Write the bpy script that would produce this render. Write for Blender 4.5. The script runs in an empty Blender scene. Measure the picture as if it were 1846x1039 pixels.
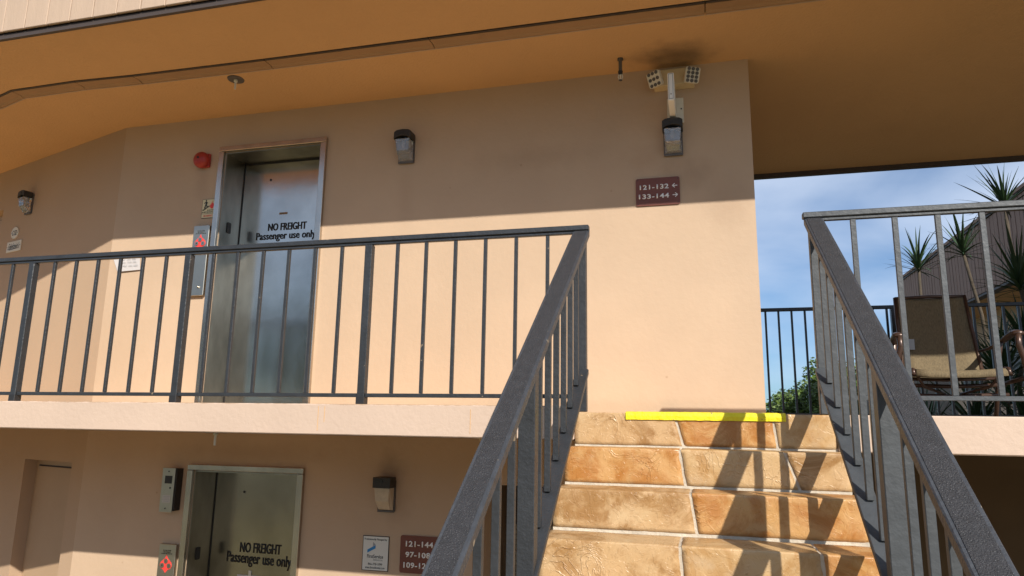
import bpy, bmesh, math, random
from mathutils import Vector, Matrix, noise
R = math.radians
scene = bpy.context.scene
col = scene.collection
random.seed(7)

# ------------------------------------------------------------------ camera
cam = bpy.data.objects.new('camera', bpy.data.cameras.new('camera'))
col.objects.link(cam)
cx = (0.9660, 0.2569, 0.0158)
cdn = (-0.0341, 0.1884, -0.9815)
cfw = (-0.2555, 0.9480, 0.1897)
m = Matrix(((cx[0], -cdn[0], -cfw[0], 0), (cx[1], -cdn[1], -cfw[1], 0), (cx[2], -cdn[2], -cfw[2], 0), (0, 0, 0, 1)))
cam.matrix_world = m.to_quaternion().to_matrix().to_4x4()
cam.data.sensor_width = 36
cam.data.lens = 1274 / 1846 * 36
cam.data.clip_start = 0.05
cam.data.clip_end = 3000
scene.camera = cam

# ------------------------------------------------------------------ world, sun, exposure
SUN_D = Vector((-0.65, 1.0, -0.78)).normalized()
EL = math.asin(-SUN_D.z)
world = bpy.data.worlds.new('World'); scene.world = world; world.use_nodes = True
wn = world.node_tree; wn.nodes.clear()
def wnode(t, **k):
    n = wn.nodes.new(t)
    for a, b in k.items(): setattr(n, a, b)
    return n
sky = wnode('ShaderNodeTexSky', sky_type='NISHITA', sun_disc=False, sun_elevation=EL, sun_rotation=R(147), air_density=1.0, dust_density=0.4, ozone_density=2.0)
tc = wnode('ShaderNodeTexCoord'); sep = wnode('ShaderNodeSeparateXYZ'); wn.links.new(tc.outputs['Generated'], sep.inputs[0])
zz = wnode('ShaderNodeMath', operation='ADD'); zz.inputs[1].default_value = 0.22; wn.links.new(sep.outputs[2], zz.inputs[0])
zm = wnode('ShaderNodeMath', operation='MAXIMUM'); zm.inputs[1].default_value = 0.06; wn.links.new(zz.outputs[0], zm.inputs[0])
dx = wnode('ShaderNodeMath', operation='DIVIDE'); wn.links.new(sep.outputs[0], dx.inputs[0]); wn.links.new(zm.outputs[0], dx.inputs[1])
dy = wnode('ShaderNodeMath', operation='DIVIDE'); wn.links.new(sep.outputs[1], dy.inputs[0]); wn.links.new(zm.outputs[0], dy.inputs[1])
cmb = wnode('ShaderNodeCombineXYZ'); wn.links.new(dx.outputs[0], cmb.inputs[0]); wn.links.new(dy.outputs[0], cmb.inputs[1])
nz = wnode('ShaderNodeTexNoise'); nz.inputs['Scale'].default_value = 1.7; nz.inputs['Detail'].default_value = 8; nz.inputs['Roughness'].default_value = 0.47; nz.inputs['Distortion'].default_value = 0.25
wn.links.new(cmb.outputs[0], nz.inputs['Vector'])
cr = wnode('ShaderNodeValToRGB'); cr.color_ramp.elements[0].position = 0.30; cr.color_ramp.elements[1].position = 0.66
cr.color_ramp.elements[0].color = (0, 0, 0, 1); cr.color_ramp.elements[1].color = (0.85, 0.85, 0.85, 1)
wn.links.new(nz.outputs['Fac'], cr.inputs[0])
tint = wnode('ShaderNodeMix', data_type='RGBA', blend_type='MULTIPLY'); tint.inputs['Factor'].default_value = 1.0
tr = wnode('ShaderNodeValToRGB'); tr.color_ramp.elements[0].position = 0.0; tr.color_ramp.elements[1].position = 0.55
tr.color_ramp.elements[0].color = (0.34, 0.58, 0.86, 1); tr.color_ramp.elements[1].color = (1.0, 1.0, 1.0, 1)
wn.links.new(sep.outputs[2], tr.inputs[0]); wn.links.new(tr.outputs[0], tint.inputs[7])
wn.links.new(sky.outputs[0], tint.inputs[6])
mx = wnode('ShaderNodeMix', data_type='RGBA'); mx.inputs[7].default_value = (6.0, 6.8, 8.2, 1)
cz1 = wnode('ShaderNodeMapRange', interpolation_type='SMOOTHSTEP'); cz1.inputs['From Min'].default_value = 0.0; cz1.inputs['From Max'].default_value = 0.32; cz1.inputs['To Min'].default_value = 0.30; cz1.inputs['To Max'].default_value = 1.0
wn.links.new(sep.outputs[2], cz1.inputs['Value'])
cm = wnode('ShaderNodeMath', operation='MULTIPLY'); wn.links.new(cr.outputs[0], cm.inputs[0]); wn.links.new(cz1.outputs[0], cm.inputs[1])
wn.links.new(cm.outputs[0], mx.inputs['Factor']); wn.links.new(tint.outputs[2], mx.inputs[6])
bg = wnode('ShaderNodeBackground'); bg.inputs['Strength'].default_value = 0.085
wn.links.new(mx.outputs[2], bg.inputs['Color'])
wo = wnode('ShaderNodeOutputWorld'); wn.links.new(bg.outputs[0], wo.inputs[0])

sl = bpy.data.lights.new('sun', 'SUN'); sl.energy = 4.0; sl.angle = R(0.53); sl.color = (1.0, 0.945, 0.85)
so = bpy.data.objects.new('sun', sl); col.objects.link(so)
so.rotation_euler = SUN_D.to_track_quat('-Z', 'Y').to_euler(); so.location = (6, -10, 9)

scene.view_settings.view_transform = 'Standard'; scene.view_settings.look = 'None'
scene.view_settings.gamma = 1; scene.view_settings.exposure = 0.58
scene.render.engine = 'CYCLES'
scene.cycles.max_bounces = 8; scene.cycles.diffuse_bounces = 5

# ------------------------------------------------------------------ materials
MATS = {}
def mat(name, base, rough=0.7, metal=0.0, var=0.0, vscale=3.0, bump=0.0, bscale=60.0, bdetail=4, chips=None, speck=None, spec=0.5, trans=0.0, col2=None, c2scale=4.0, c2pos=(0.45, 0.6), stretch=None, coat=0.0, aniso=0.0):
    mt = bpy.data.materials.new(name); mt.use_nodes = True; nt = mt.node_tree
    b = nt.nodes['Principled BSDF']
    b.inputs['Roughness'].default_value = rough; b.inputs['Metallic'].default_value = metal
    b.inputs['Specular IOR Level'].default_value = spec
    b.inputs['Transmission Weight'].default_value = trans
    b.inputs['Coat Weight'].default_value = coat
    b.inputs['Anisotropic'].default_value = aniso
    geo = nt.nodes.new('ShaderNodeNewGeometry')
    vec = geo.outputs['Position']
    if stretch:
        mp = nt.nodes.new('ShaderNodeMapping'); mp.inputs['Scale'].default_value = stretch
        nt.links.new(vec, mp.inputs['Vector']); vec = mp.outputs[0]
    def nse(sc, det=4, rg=0.55):
        n = nt.nodes.new('ShaderNodeTexNoise'); n.inputs['Scale'].default_value = sc; n.inputs['Detail'].default_value = det; n.inputs['Roughness'].default_value = rg
        nt.links.new(vec, n.inputs['Vector']); return n.outputs['Fac']
    def ramp(f, p0, p1, c0=(0, 0, 0, 1), c1=(1, 1, 1, 1)):
        r = nt.nodes.new('ShaderNodeValToRGB'); r.color_ramp.elements[0].position = p0; r.color_ramp.elements[1].position = p1
        r.color_ramp.elements[0].color = c0; r.color_ramp.elements[1].color = c1; nt.links.new(f, r.inputs[0]); return r.outputs[0]
    def mix(f, a, c):
        x = nt.nodes.new('ShaderNodeMix'); x.data_type = 'RGBA'
        if hasattr(f, 'links'): nt.links.new(f, x.inputs['Factor'])
        else: x.inputs['Factor'].default_value = f
        for s, v in ((6, a), (7, c)):
            if hasattr(v, 'links'): nt.links.new(v, x.inputs[s])
            else: x.inputs[s].default_value = (*v[:3], 1)
        return x.outputs[2]
    c = (*base, 1)
    cur = base
    if var:
        f = ramp(nse(vscale, 5), 0.3, 0.7)
        cur = mix(f, tuple(v * (1 - var) for v in base), tuple(min(1, v * (1 + var)) for v in base))
    if col2:
        cur = mix(ramp(nse(c2scale, 6, 0.6), *c2pos), cur, col2)
    if chips:
        cc, sc, th = chips
        cur = mix(ramp(nse(sc, 3, 0.5), th, th + 0.02), cur, cc)
    if speck:
        cc, sc, th = speck
        v = nt.nodes.new('ShaderNodeTexVoronoi'); v.inputs['Scale'].default_value = sc; nt.links.new(vec, v.inputs['Vector'])
        cur = mix(ramp(v.outputs['Distance'], th, th + 0.03, (1, 1, 1, 1), (0, 0, 0, 1)), cur, cc)
    if isinstance(cur, tuple): b.inputs['Base Color'].default_value = c
    else: nt.links.new(cur, b.inputs['Base Color'])
    if bump:
        bp = nt.nodes.new('ShaderNodeBump'); bp.inputs['Strength'].default_value = bump; bp.inputs['Distance'].default_value = 0.01
        nt.links.new(nse(bscale, bdetail), bp.inputs['Height']); nt.links.new(bp.outputs[0], b.inputs['Normal'])
    mt['_c'] = 1
    MATS[name] = mt
    return mt

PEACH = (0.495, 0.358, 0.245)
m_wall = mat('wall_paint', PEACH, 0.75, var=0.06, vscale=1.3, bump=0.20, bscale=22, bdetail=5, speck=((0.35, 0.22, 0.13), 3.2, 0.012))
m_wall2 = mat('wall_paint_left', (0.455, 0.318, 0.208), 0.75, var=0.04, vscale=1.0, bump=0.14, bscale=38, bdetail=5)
m_slab = mat('slab_edge_paint', (0.53, 0.395, 0.305), 0.7, var=0.04, vscale=2.0, bump=0.25, bscale=30, bdetail=5)
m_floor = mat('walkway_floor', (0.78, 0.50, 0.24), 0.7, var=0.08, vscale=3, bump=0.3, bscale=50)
m_floor2 = mat('bounce_cutting_floor', (0.12, 0.08, 0.045), 0.7, var=0.1, vscale=3)  # unseen floor, coloured dark to cut bounce light onto the right soffit
m_soffit = mat('soffit_paint', (0.58, 0.35, 0.165), 0.8, var=0.05, vscale=0.9, bump=0.5, bscale=45, bdetail=6)
m_strip = mat('vent_strip_paint', (0.34, 0.205, 0.105), 0.6, var=0.06, vscale=4, bump=0.2, bscale=120)
m_siding = mat('siding_paint', (0.45, 0.325, 0.235), 0.7, var=0.05, vscale=3, bump=0.3, bscale=30, stretch=(6, 6, 0.6), speck=((0.2, 0.13, 0.08), 9, 0.02))
m_trim = mat('dark_trim', (0.055, 0.04, 0.035), 0.6)
m_rail = mat('rail_paint', (0.027, 0.029, 0.033), 0.42, bump=0.3, bscale=60, bdetail=5, var=0.18, vscale=12, chips=((0.20, 0.15, 0.10), 21, 0.735))
m_railr = mat('rail_paint_weathered', (0.052, 0.057, 0.063), 0.5, bump=0.22, bscale=40, bdetail=5, var=0.18, vscale=12, chips=((0.26, 0.22, 0.17), 19, 0.725))
m_grit = mat('grit_cap', (0.026, 0.026, 0.030), 0.6, bump=0.8, bscale=260, bdetail=3, var=0.2, vscale=30, speck=((0.20, 0.20, 0.20), 210, 0.13))
m_edge = mat('cap_edge', (0.040, 0.044, 0.052), 0.45, bump=0.4, bscale=80, var=0.2, vscale=20, chips=((0.26, 0.21, 0.15), 26, 0.70))
m_black = mat('black_rail_paint', (0.012, 0.012, 0.014), 0.4)
def stone(name, base, dark, pale, off):
    mt = bpy.data.materials.new(name); mt.use_nodes = True; nt = mt.node_tree; b = nt.nodes['Principled BSDF']; L = nt.links.new
    geo = nt.nodes.new('ShaderNodeNewGeometry')
    mp = nt.nodes.new('ShaderNodeMapping'); mp.inputs['Location'].default_value = (off, off*2, off); L(geo.outputs['Position'], mp.inputs['Vector'])
    def nse(sc, det, rg=.55, dist=0.0, kind='FBM'):
        n = nt.nodes.new('ShaderNodeTexNoise'); n.noise_type = kind; n.inputs['Scale'].default_value = sc; n.inputs['Detail'].default_value = det; n.inputs['Roughness'].default_value = rg; n.inputs['Distortion'].default_value = dist
        L(mp.outputs[0], n.inputs['Vector']); return n.outputs['Fac']
    def rmp(f, p0, p1, v0=0., v1=1.):
        r_ = nt.nodes.new('ShaderNodeMapRange'); r_.interpolation_type = 'SMOOTHSTEP'; r_.inputs['From Min'].default_value = p0; r_.inputs['From Max'].default_value = p1; r_.inputs['To Min'].default_value = v0; r_.inputs['To Max'].default_value = v1; L(f, r_.inputs['Value']); return r_.outputs[0]
    def mix(f, a_, c_):
        x = nt.nodes.new('ShaderNodeMix'); x.data_type = 'RGBA'; L(f, x.inputs['Factor'])
        for k_, v_ in ((6, a_), (7, c_)):
            if isinstance(v_, tuple): x.inputs[k_].default_value = (*v_, 1)
            else: L(v_, x.inputs[k_])
        return x.outputs[2]
    c = mix(rmp(nse(4.5, 6, .68, .8), .44, .62), base, dark)
    c = mix(rmp(nse(7, 5, .6, .4), .52, .72, 0, .8), c, pale)
    c = mix(rmp(nse(55, 4, .7), .55, .78, 0, .22), c, tuple(v*.45 for v in dark))
    # slate like ridges: the band where a distorted noise crosses its middle value
    d = nse(6.5, 3, .5, 2.2); ab = nt.nodes.new('ShaderNodeMath'); ab.operation = 'SUBTRACT'; ab.inputs[1].default_value = .5; L(d, ab.inputs[0])
    ab2 = nt.nodes.new('ShaderNodeMath'); ab2.operation = 'ABSOLUTE'; L(ab.outputs[0], ab2.inputs[0])
    rid = rmp(ab2.outputs[0], 0., .03, 1., 0.)
    d2 = nse(13, 2, .5, 3.0); ac = nt.nodes.new('ShaderNodeMath'); ac.operation = 'SUBTRACT'; ac.inputs[1].default_value = .53; L(d2, ac.inputs[0])
    step = rmp(ac.outputs[0], -.01, .012, 0., 1.)
    msk = rmp(nse(3.2, 2, .5), .50, .64)
    m1 = nt.nodes.new('ShaderNodeMath'); m1.operation = 'MULTIPLY'; L(rid, m1.inputs[0]); L(msk, m1.inputs[1])
    s1 = nt.nodes.new('ShaderNodeMath'); s1.operation = 'MULTIPLY_ADD'; s1.inputs[1].default_value = .25; L(step, s1.inputs[0]); L(m1.outputs[0], s1.inputs[2])
    s2 = nt.nodes.new('ShaderNodeMath'); s2.operation = 'MULTIPLY_ADD'; s2.inputs[1].default_value = .9; L(nse(18, 6, .6), s2.inputs[0]); L(s1.outputs[0], s2.inputs[2])
    bp = nt.nodes.new('ShaderNodeBump'); bp.inputs['Strength'].default_value = .6; bp.inputs['Distance'].default_value = .0045; L(s2.outputs[0], bp.inputs['Height']); L(bp.outputs[0], b.inputs['Normal'])
    L(c, b.inputs['Base Color']); L(rmp(nse(9, 4), .35, .65, .25, .5), b.inputs['Roughness']); b.inputs['Specular IOR Level'].default_value = .55
    return mt
m_stone = [stone('stamped_stone', (0.50, 0.325, 0.165), (0.31, 0.165, 0.06), (0.54, 0.38, 0.21), 1.0),
           stone('stamped_stone', (0.51, 0.285, 0.11), (0.38, 0.16, 0.04), (0.47, 0.29, 0.13), 5.0),
           stone('stamped_stone', (0.51, 0.335, 0.165), (0.40, 0.225, 0.085), (0.48, 0.34, 0.20), 9.0)]
m_grout = mat('grout', (0.50, 0.43, 0.34), 0.8, var=0.15, vscale=14, bump=0.5, bscale=60)
m_conc = mat('concrete', (0.26, 0.235, 0.20), 0.85, var=0.12, vscale=2.2, bump=0.4, bscale=25)
m_yellow = mat('yellow_paint', (0.80, 0.66, 0.01), 0.6, var=0.10, vscale=14, bump=0.7, bscale=40, chips=((0.40, 0.27, 0.10), 38, 0.68))
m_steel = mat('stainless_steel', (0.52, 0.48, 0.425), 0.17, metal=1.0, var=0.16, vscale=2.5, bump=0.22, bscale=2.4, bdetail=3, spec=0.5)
m_steel2 = mat('stainless_steel_dimmed', (0.34, 0.31, 0.26), 0.19, metal=1.0, var=0.2, vscale=2.5, bump=0.3, bscale=2.6, bdetail=3)  # darker copy of the steel, dims the reflections in the lower door
m_steeld = mat('stainless_reveal', (0.32, 0.305, 0.265), 0.32, metal=1.0, var=0.3, vscale=4, stretch=(1, 1, 0.4))  # steel darkened to stand for the dark reflection of the facing jamb
m_steelf = mat('stainless_frame', (0.50, 0.455, 0.40), 0.26, metal=1.0, var=0.14, vscale=6, bump=0.1, bscale=20, stretch=(1, 1, 0.4))
m_steelp = mat('brushed_panel', (0.46, 0.43, 0.37), 0.35, metal=1.0, var=0.06, vscale=8)
m_ink = mat('black_ink', (0.012, 0.012, 0.012), 0.5)
m_dark = mat('dark_plastic', (0.02, 0.02, 0.022), 0.45)
m_bronze = mat('lamp_housing', (0.022, 0.02, 0.018), 0.5, bump=0.3, bscale=80)
m_gun = mat('lamp_backplate', (0.10, 0.09, 0.085), 0.5)
m_lens = mat('lamp_glass', (0.92, 0.92, 0.95), 0.08, trans=0.85)
m_refl = mat('lamp_reflector', (0.80, 0.79, 0.77), 0.3, metal=0.5, bump=0.3, bscale=40)
m_oldlens = mat('aged_lens', (0.50, 0.42, 0.32), 0.35, var=0.15, vscale=20)
m_bulb = mat('bulb_glass', (0.9, 0.85, 0.75), 0.1)
m_red = mat('red_enamel', (0.36, 0.03, 0.022), 0.42, var=0.15, vscale=14, bump=0.2, bscale=50)
m_signbrown = mat('sign_brown', (0.155, 0.045, 0.028), 0.5, var=0.08, vscale=9, chips=((0.03, 0.015, 0.01), 40, 0.74))
m_white = mat('white_paint', (0.80, 0.80, 0.78), 0.5)
m_paper = mat('paper', (0.50, 0.47, 0.46), 0.8, var=0.04, vscale=10)
m_cream = mat('cream_plastic', (0.62, 0.50, 0.30), 0.5, var=0.05, vscale=12)
m_offw = mat('offwhite_plastic', (0.66, 0.62, 0.52), 0.5)
m_mgrey = mat('sign_silver', (0.66, 0.66, 0.62), 0.5)
m_lum = mat('sign_ivory', (0.66, 0.58, 0.36), 0.5)
m_redink = mat('red_print', (0.72, 0.05, 0.04), 0.5)
m_blue = mat('blue_print', (0.02, 0.20, 0.48), 0.5)
m_greyp = mat('grey_print', (0.32, 0.33, 0.34), 0.5)
m_sling = mat('sling_fabric', (0.155, 0.115, 0.062), 0.85, var=0.30, vscale=55, bump=0.4, bscale=150, stretch=(3.0, 3.0, 0.12))
m_brz = mat('bronze_frame', (0.075, 0.042, 0.03), 0.32, metal=0.35, var=0.2, vscale=12, spec=0.6)
m_board = mat('weathered_boards', (0.25, 0.155, 0.115), 0.75, var=0.12, vscale=5, bump=0.4, bscale=20, stretch=(4, 4, 0.4))
m_trunk = mat('trunk_bark', (0.075, 0.058, 0.04), 0.9, var=0.25, vscale=14, bump=0.8, bscale=30)
m_drac = mat('dracaena_leaf', (0.020, 0.046, 0.014), 0.55, var=0.35, vscale=4)
m_drac2 = mat('dracaena_leaf_light', (0.032, 0.070, 0.022), 0.55, var=0.35, vscale=4)
m_leaf = mat('tree_leaf', (0.06, 0.10, 0.018), 0.55, var=0.45, vscale=1.6)
m_leaf2 = mat('tree_leaf_bright', (0.11, 0.17, 0.03), 0.55, var=0.35, vscale=1.6)
m_grass = mat('grass', (0.175, 0.15, 0.068), 0.9, var=0.35, vscale=0.8, bump=1.0, bscale=12)
m_pave = mat('pavement', (0.24, 0.14, 0.065), 0.85, var=0.1, vscale=1.2, bump=0.4, bscale=20)
m_wood = mat('door_paint', (0.42, 0.29, 0.18), 0.55, var=0.04, vscale=3, bump=0.1, bscale=20)
m_slat = mat('slat_wood', (0.40, 0.33, 0.22), 0.8, var=0.2, vscale=8)
m_recess = mat('deep_shade_brown', (0.14, 0.09, 0.045), 0.8, var=0.1, vscale=2)  # wall colour darkened to stand in for deep shade below the slab
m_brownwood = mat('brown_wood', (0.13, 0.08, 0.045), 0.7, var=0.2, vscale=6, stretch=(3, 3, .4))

# stains burnt into the soffit above the emergency light, and smudges round the lower lamp
def stain(mt, pts):
    nt = mt.node_tree; b = nt.nodes['Principled BSDF']
    geo = nt.nodes.new('ShaderNodeNewGeometry')
    for (p, sc, colr, st) in pts:
        sub = nt.nodes.new('ShaderNodeVectorMath'); sub.operation = 'SUBTRACT'; sub.inputs[1].default_value = p
        nt.links.new(geo.outputs['Position'], sub.inputs[0])
        mul = nt.nodes.new('ShaderNodeVectorMath'); mul.operation = 'MULTIPLY'; mul.inputs[1].default_value = sc
        nt.links.new(sub.outputs[0], mul.inputs[0])
        ln = nt.nodes.new('ShaderNodeVectorMath'); ln.operation = 'LENGTH'; nt.links.new(mul.outputs[0], ln.inputs[0])
        ns = nt.nodes.new('ShaderNodeTexNoise'); ns.inputs['Scale'].default_value = 9; ns.inputs['Detail'].default_value = 5
        nt.links.new(geo.outputs['Position'], ns.inputs['Vector'])
        ad = nt.nodes.new('ShaderNodeMath'); ad.operation = 'MULTIPLY_ADD'; ad.inputs[1].default_value = 0.8
        nt.links.new(ns.outputs['Fac'], ad.inputs[0]); nt.links.new(ln.outputs['Value'], ad.inputs[2])
        mr = nt.nodes.new('ShaderNodeMapRange'); mr.interpolation_type = 'SMOOTHSTEP'
        mr.inputs['From Min'].default_value = 0.35; mr.inputs['From Max'].default_value = 1.4; mr.inputs['To Min'].default_value = st; mr.inputs['To Max'].default_value = 0
        nt.links.new(ad.outputs[0], mr.inputs['Value'])
        x = nt.nodes.new('ShaderNodeMix'); x.data_type = 'RGBA'; x.inputs[7].default_value = (*colr, 1)
        nt.links.new(mr.outputs[0], x.inputs['Factor'])
        src = b.inputs['Base Color'].links[0].from_socket
        nt.links.new(src, x.inputs[6]); nt.links.new(x.outputs[2], b.inputs['Base Color'])
stain(m_soffit, [((-0.12, 4.83, 2.64), (2.6, 4.2, 1), (0.05, 0.032, 0.02), 0.68)])
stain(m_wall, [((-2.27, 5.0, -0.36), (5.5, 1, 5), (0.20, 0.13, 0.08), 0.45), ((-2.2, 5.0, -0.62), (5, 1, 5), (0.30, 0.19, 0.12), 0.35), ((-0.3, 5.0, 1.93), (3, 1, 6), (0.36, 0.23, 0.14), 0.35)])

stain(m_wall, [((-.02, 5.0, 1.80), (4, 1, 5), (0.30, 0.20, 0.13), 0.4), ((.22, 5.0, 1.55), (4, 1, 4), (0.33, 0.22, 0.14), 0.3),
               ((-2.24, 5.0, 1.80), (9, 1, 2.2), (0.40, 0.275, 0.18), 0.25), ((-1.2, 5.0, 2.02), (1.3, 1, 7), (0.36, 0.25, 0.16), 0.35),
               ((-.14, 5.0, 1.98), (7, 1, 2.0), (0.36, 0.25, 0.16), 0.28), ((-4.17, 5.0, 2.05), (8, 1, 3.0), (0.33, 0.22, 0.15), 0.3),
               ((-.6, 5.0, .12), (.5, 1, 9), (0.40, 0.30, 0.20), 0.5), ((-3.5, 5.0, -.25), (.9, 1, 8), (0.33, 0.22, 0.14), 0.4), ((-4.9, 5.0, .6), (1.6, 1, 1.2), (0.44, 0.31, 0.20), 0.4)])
def worn_edge(mt, z, w):
    # broken brown line of worn paint along the top edge
    nt = mt.node_tree; b = nt.nodes['Principled BSDF']; L = nt.links.new
    geo = nt.nodes.new('ShaderNodeNewGeometry'); sp = nt.nodes.new('ShaderNodeSeparateXYZ'); L(geo.outputs['Position'], sp.inputs[0])
    n1 = nt.nodes.new('ShaderNodeTexNoise'); n1.inputs['Scale'].default_value = 7; n1.inputs['Detail'].default_value = 6; n1.inputs['Roughness'].default_value = .65; L(geo.outputs['Position'], n1.inputs['Vector'])
    ma = nt.nodes.new('ShaderNodeMath'); ma.operation = 'MULTIPLY_ADD'; ma.inputs[1].default_value = w*5; L(n1.outputs['Fac'], ma.inputs[0]); L(sp.outputs[2], ma.inputs[2])
    mr = nt.nodes.new('ShaderNodeMapRange'); mr.inputs['From Min'].default_value = z+w*2.35; mr.inputs['From Max'].default_value = z+w*2.9; mr.inputs['To Max'].default_value = .75; L(ma.outputs[0], mr.inputs['Value'])
    x = nt.nodes.new('ShaderNodeMix'); x.data_type = 'RGBA'; x.inputs[7].default_value = (.30, .19, .11, 1); L(mr.outputs[0], x.inputs['Factor'])
    src = b.inputs['Base Color'].links[0].from_socket; L(src, x.inputs[6]); L(x.outputs[2], b.inputs['Base Color'])
worn_edge(m_slab, .099, .006)

# ------------------------------------------------------------------ mesh helpers
class MB:
    def __init__(s): s.v = []; s.f = []; s.mi = []
    def add(s, vs, fs, mi=0):
        o = len(s.v); s.v += [tuple(v) for v in vs]; s.f += [tuple(i + o for i in f) for f in fs]; s.mi += [mi] * len(fs); return s
    def box(s, a, b, mi=0):
        x0, y0, z0 = (min(a[i], b[i]) for i in range(3)); x1, y1, z1 = (max(a[i], b[i]) for i in range(3))
        return s.add([(x0,y0,z0),(x1,y0,z0),(x1,y1,z0),(x0,y1,z0),(x0,y0,z1),(x1,y0,z1),(x1,y1,z1),(x0,y1,z1)],
                     [(3,2,1,0),(4,5,6,7),(0,1,5,4),(1,2,6,5),(2,3,7,6),(3,0,4,7)], mi)
    def poly(s, pts, ax, a, b, mi=0):
        """extrude a closed polygon of 2-D points along axis ax from a to b"""
        n = len(pts)
        def P(p, h): return (h, p[0], p[1]) if ax == 0 else ((p[0], h, p[1]) if ax == 1 else (p[0], p[1], h))
        vs = [P(p, a) for p in pts] + [P(p, b) for p in pts]
        return s.add(vs, [tuple(range(n)), tuple(range(2*n-1, n-1, -1))] + [(i, i+n, (i+1) % n + n, (i+1) % n) for i in range(n)], mi)
    def tube(s, pts, r, n=8, mi=0, flat=None, up=None):
        pts = [Vector(p) for p in pts]; rings = []
        rr = r if isinstance(r, (list, tuple)) else [r] * len(pts)
        upv = Vector(up) if up else None
        for i, p in enumerate(pts):
            d = (pts[min(i+1, len(pts)-1)] - pts[max(i-1, 0)]).normalized()
            u = upv if upv else (Vector((0, 0, 1)) if abs(d.z) < 0.9 else Vector((1, 0, 0)))
            a = d.cross(u).normalized(); b = a.cross(d).normalized()
            fl = flat or (1, 1)
            rings.append([p + (a * math.cos(2*math.pi*k/n) * fl[0] + b * math.sin(2*math.pi*k/n) * fl[1]) * rr[i] for k in range(n)])
        vs = [v for ring in rings for v in ring]; fs = []
        for i in range(len(pts)-1):
            for k in range(n): fs.append((i*n+k, i*n+(k+1) % n, (i+1)*n+(k+1) % n, (i+1)*n+k))
        fs += [tuple(range(n-1, -1, -1)), tuple(range((len(pts)-1)*n, len(pts)*n))]
        return s.add(vs, fs, mi)
    def build(s, name, mt, parent=None, bevel=0, smooth=False, world=False, seg=1, loc=None, rot=None):
        me = bpy.data.meshes.new(name); me.from_pydata(s.v, [], s.f)
        for q in (mt if isinstance(mt, (list, tuple)) else [mt]): me.materials.append(q)
        me.polygons.foreach_set('material_index', s.mi)
        bm = bmesh.new(); bm.from_mesh(me); bmesh.ops.recalc_face_normals(bm, faces=bm.faces)
        if bevel:
            ed = [e for e in bm.edges if len(e.link_faces) == 2 and e.calc_face_angle(0) > 0.5]
            bmesh.ops.bevel(bm, geom=ed, offset=bevel, segments=seg, profile=0.5, affect='EDGES', clamp_overlap=True)
        bm.to_mesh(me); bm.free()
        if smooth: me.polygons.foreach_set('use_smooth', [True] * len(me.polygons)); 
        o = bpy.data.objects.new(name, me); col.objects.link(o)
        if parent: o.parent = parent
        if loc: o.location = loc
        if rot: o.rotation_euler = rot
        return o
def thing(name, label, cat, loc=(0, 0, 0), rz=0, group=None):
    o = bpy.data.objects.new(name, None); col.objects.link(o); o.location = loc; o.rotation_euler = (0, 0, rz)
    o.empty_display_size = 0.1
    o['label'] = label; o['category'] = cat
    if group: o['group'] = group
    return o
def inst(src, parent, loc=(0, 0, 0), rot=(0, 0, 0), sc=None):
    o = src.copy(); col.objects.link(o); o.parent = parent; o.location = loc; o.rotation_euler = rot
    if sc: o.scale = sc
    return o
def sub(name, mt, parent, a, b, bevel=0): return MB().box(a, b).build(name, mt, parent, bevel)
def rrect(x0, z0, x1, z1, r, n=4):
    pts = []
    for (cx_, cz_, a0) in ((x1-r, z1-r, 0), (x0+r, z1-r, 90), (x0+r, z0+r, 180), (x1-r, z0+r, 270)):
        for k in range(n+1):
            a = R(a0 + 90*k/n); pts.append((cx_ + r*math.cos(a), cz_ + r*math.sin(a)))
    return pts
def text_mesh(name, s, x0, z0, x1, z1, y, mt, parent, bold=0.0, shear=0.0, depth=0.0012, skew=0.0, thick=0.0):
    """lettering fitted to the rectangle x0..x1, z0..z1 in the plane y, readable from -Y"""
    cu = bpy.data.curves.new(name, 'FONT'); cu.body = s; cu.offset = bold; cu.shear = shear; cu.resolution_u = 3; cu.space_character = 1.0 + bold*3.2; cu.extrude = 0
    t = bpy.data.objects.new(name, cu); col.objects.link(t)
    dg = bpy.context.evaluated_depsgraph_get(); dg.update()
    me = bpy.data.meshes.new_from_object(t.evaluated_get(dg))
    bpy.data.objects.remove(t, do_unlink=True)
    xs = [v.co.x for v in me.vertices]; ys = [v.co.y for v in me.vertices]
    ax, bx, ay, by = min(xs), max(xs), min(ys), max(ys)
    for v in me.vertices:
        fx = (v.co.x-ax)/(bx-ax)
        v.co = (x0 + fx*(x1-x0), y, z0 + (v.co.y-ay)/(by-ay)*(z1-z0) + skew*fx)
    bm = bmesh.new(); bm.from_mesh(me)
    ex = bmesh.ops.extrude_face_region(bm, geom=list(bm.faces))
    bmesh.ops.translate(bm, verts=[g for g in ex['geom'] if isinstance(g, bmesh.types.BMVert)], vec=(0, -depth, 0))
    bmesh.ops.recalc_face_normals(bm, faces=bm.faces); bm.to_mesh(me); bm.free()
    me.materials.clear(); me.materials.append(mt)
    if thick:
        # heavier strokes: two more copies of the glyphs set beside the first, each a hair prouder
        bm = bmesh.new(); bm.from_mesh(me)
        for q, dx_ in enumerate((-thick, thick)):
            n0 = len(bm.verts); bm.from_mesh(me); bm.verts.ensure_lookup_table()
            for v in bm.verts[n0:]: v.co.x += dx_; v.co.y -= .0003*(q+1)
        bm.to_mesh(me); bm.free()
    o = bpy.data.objects.new(name, me); col.objects.link(o); o.parent = parent
    return o
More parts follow.
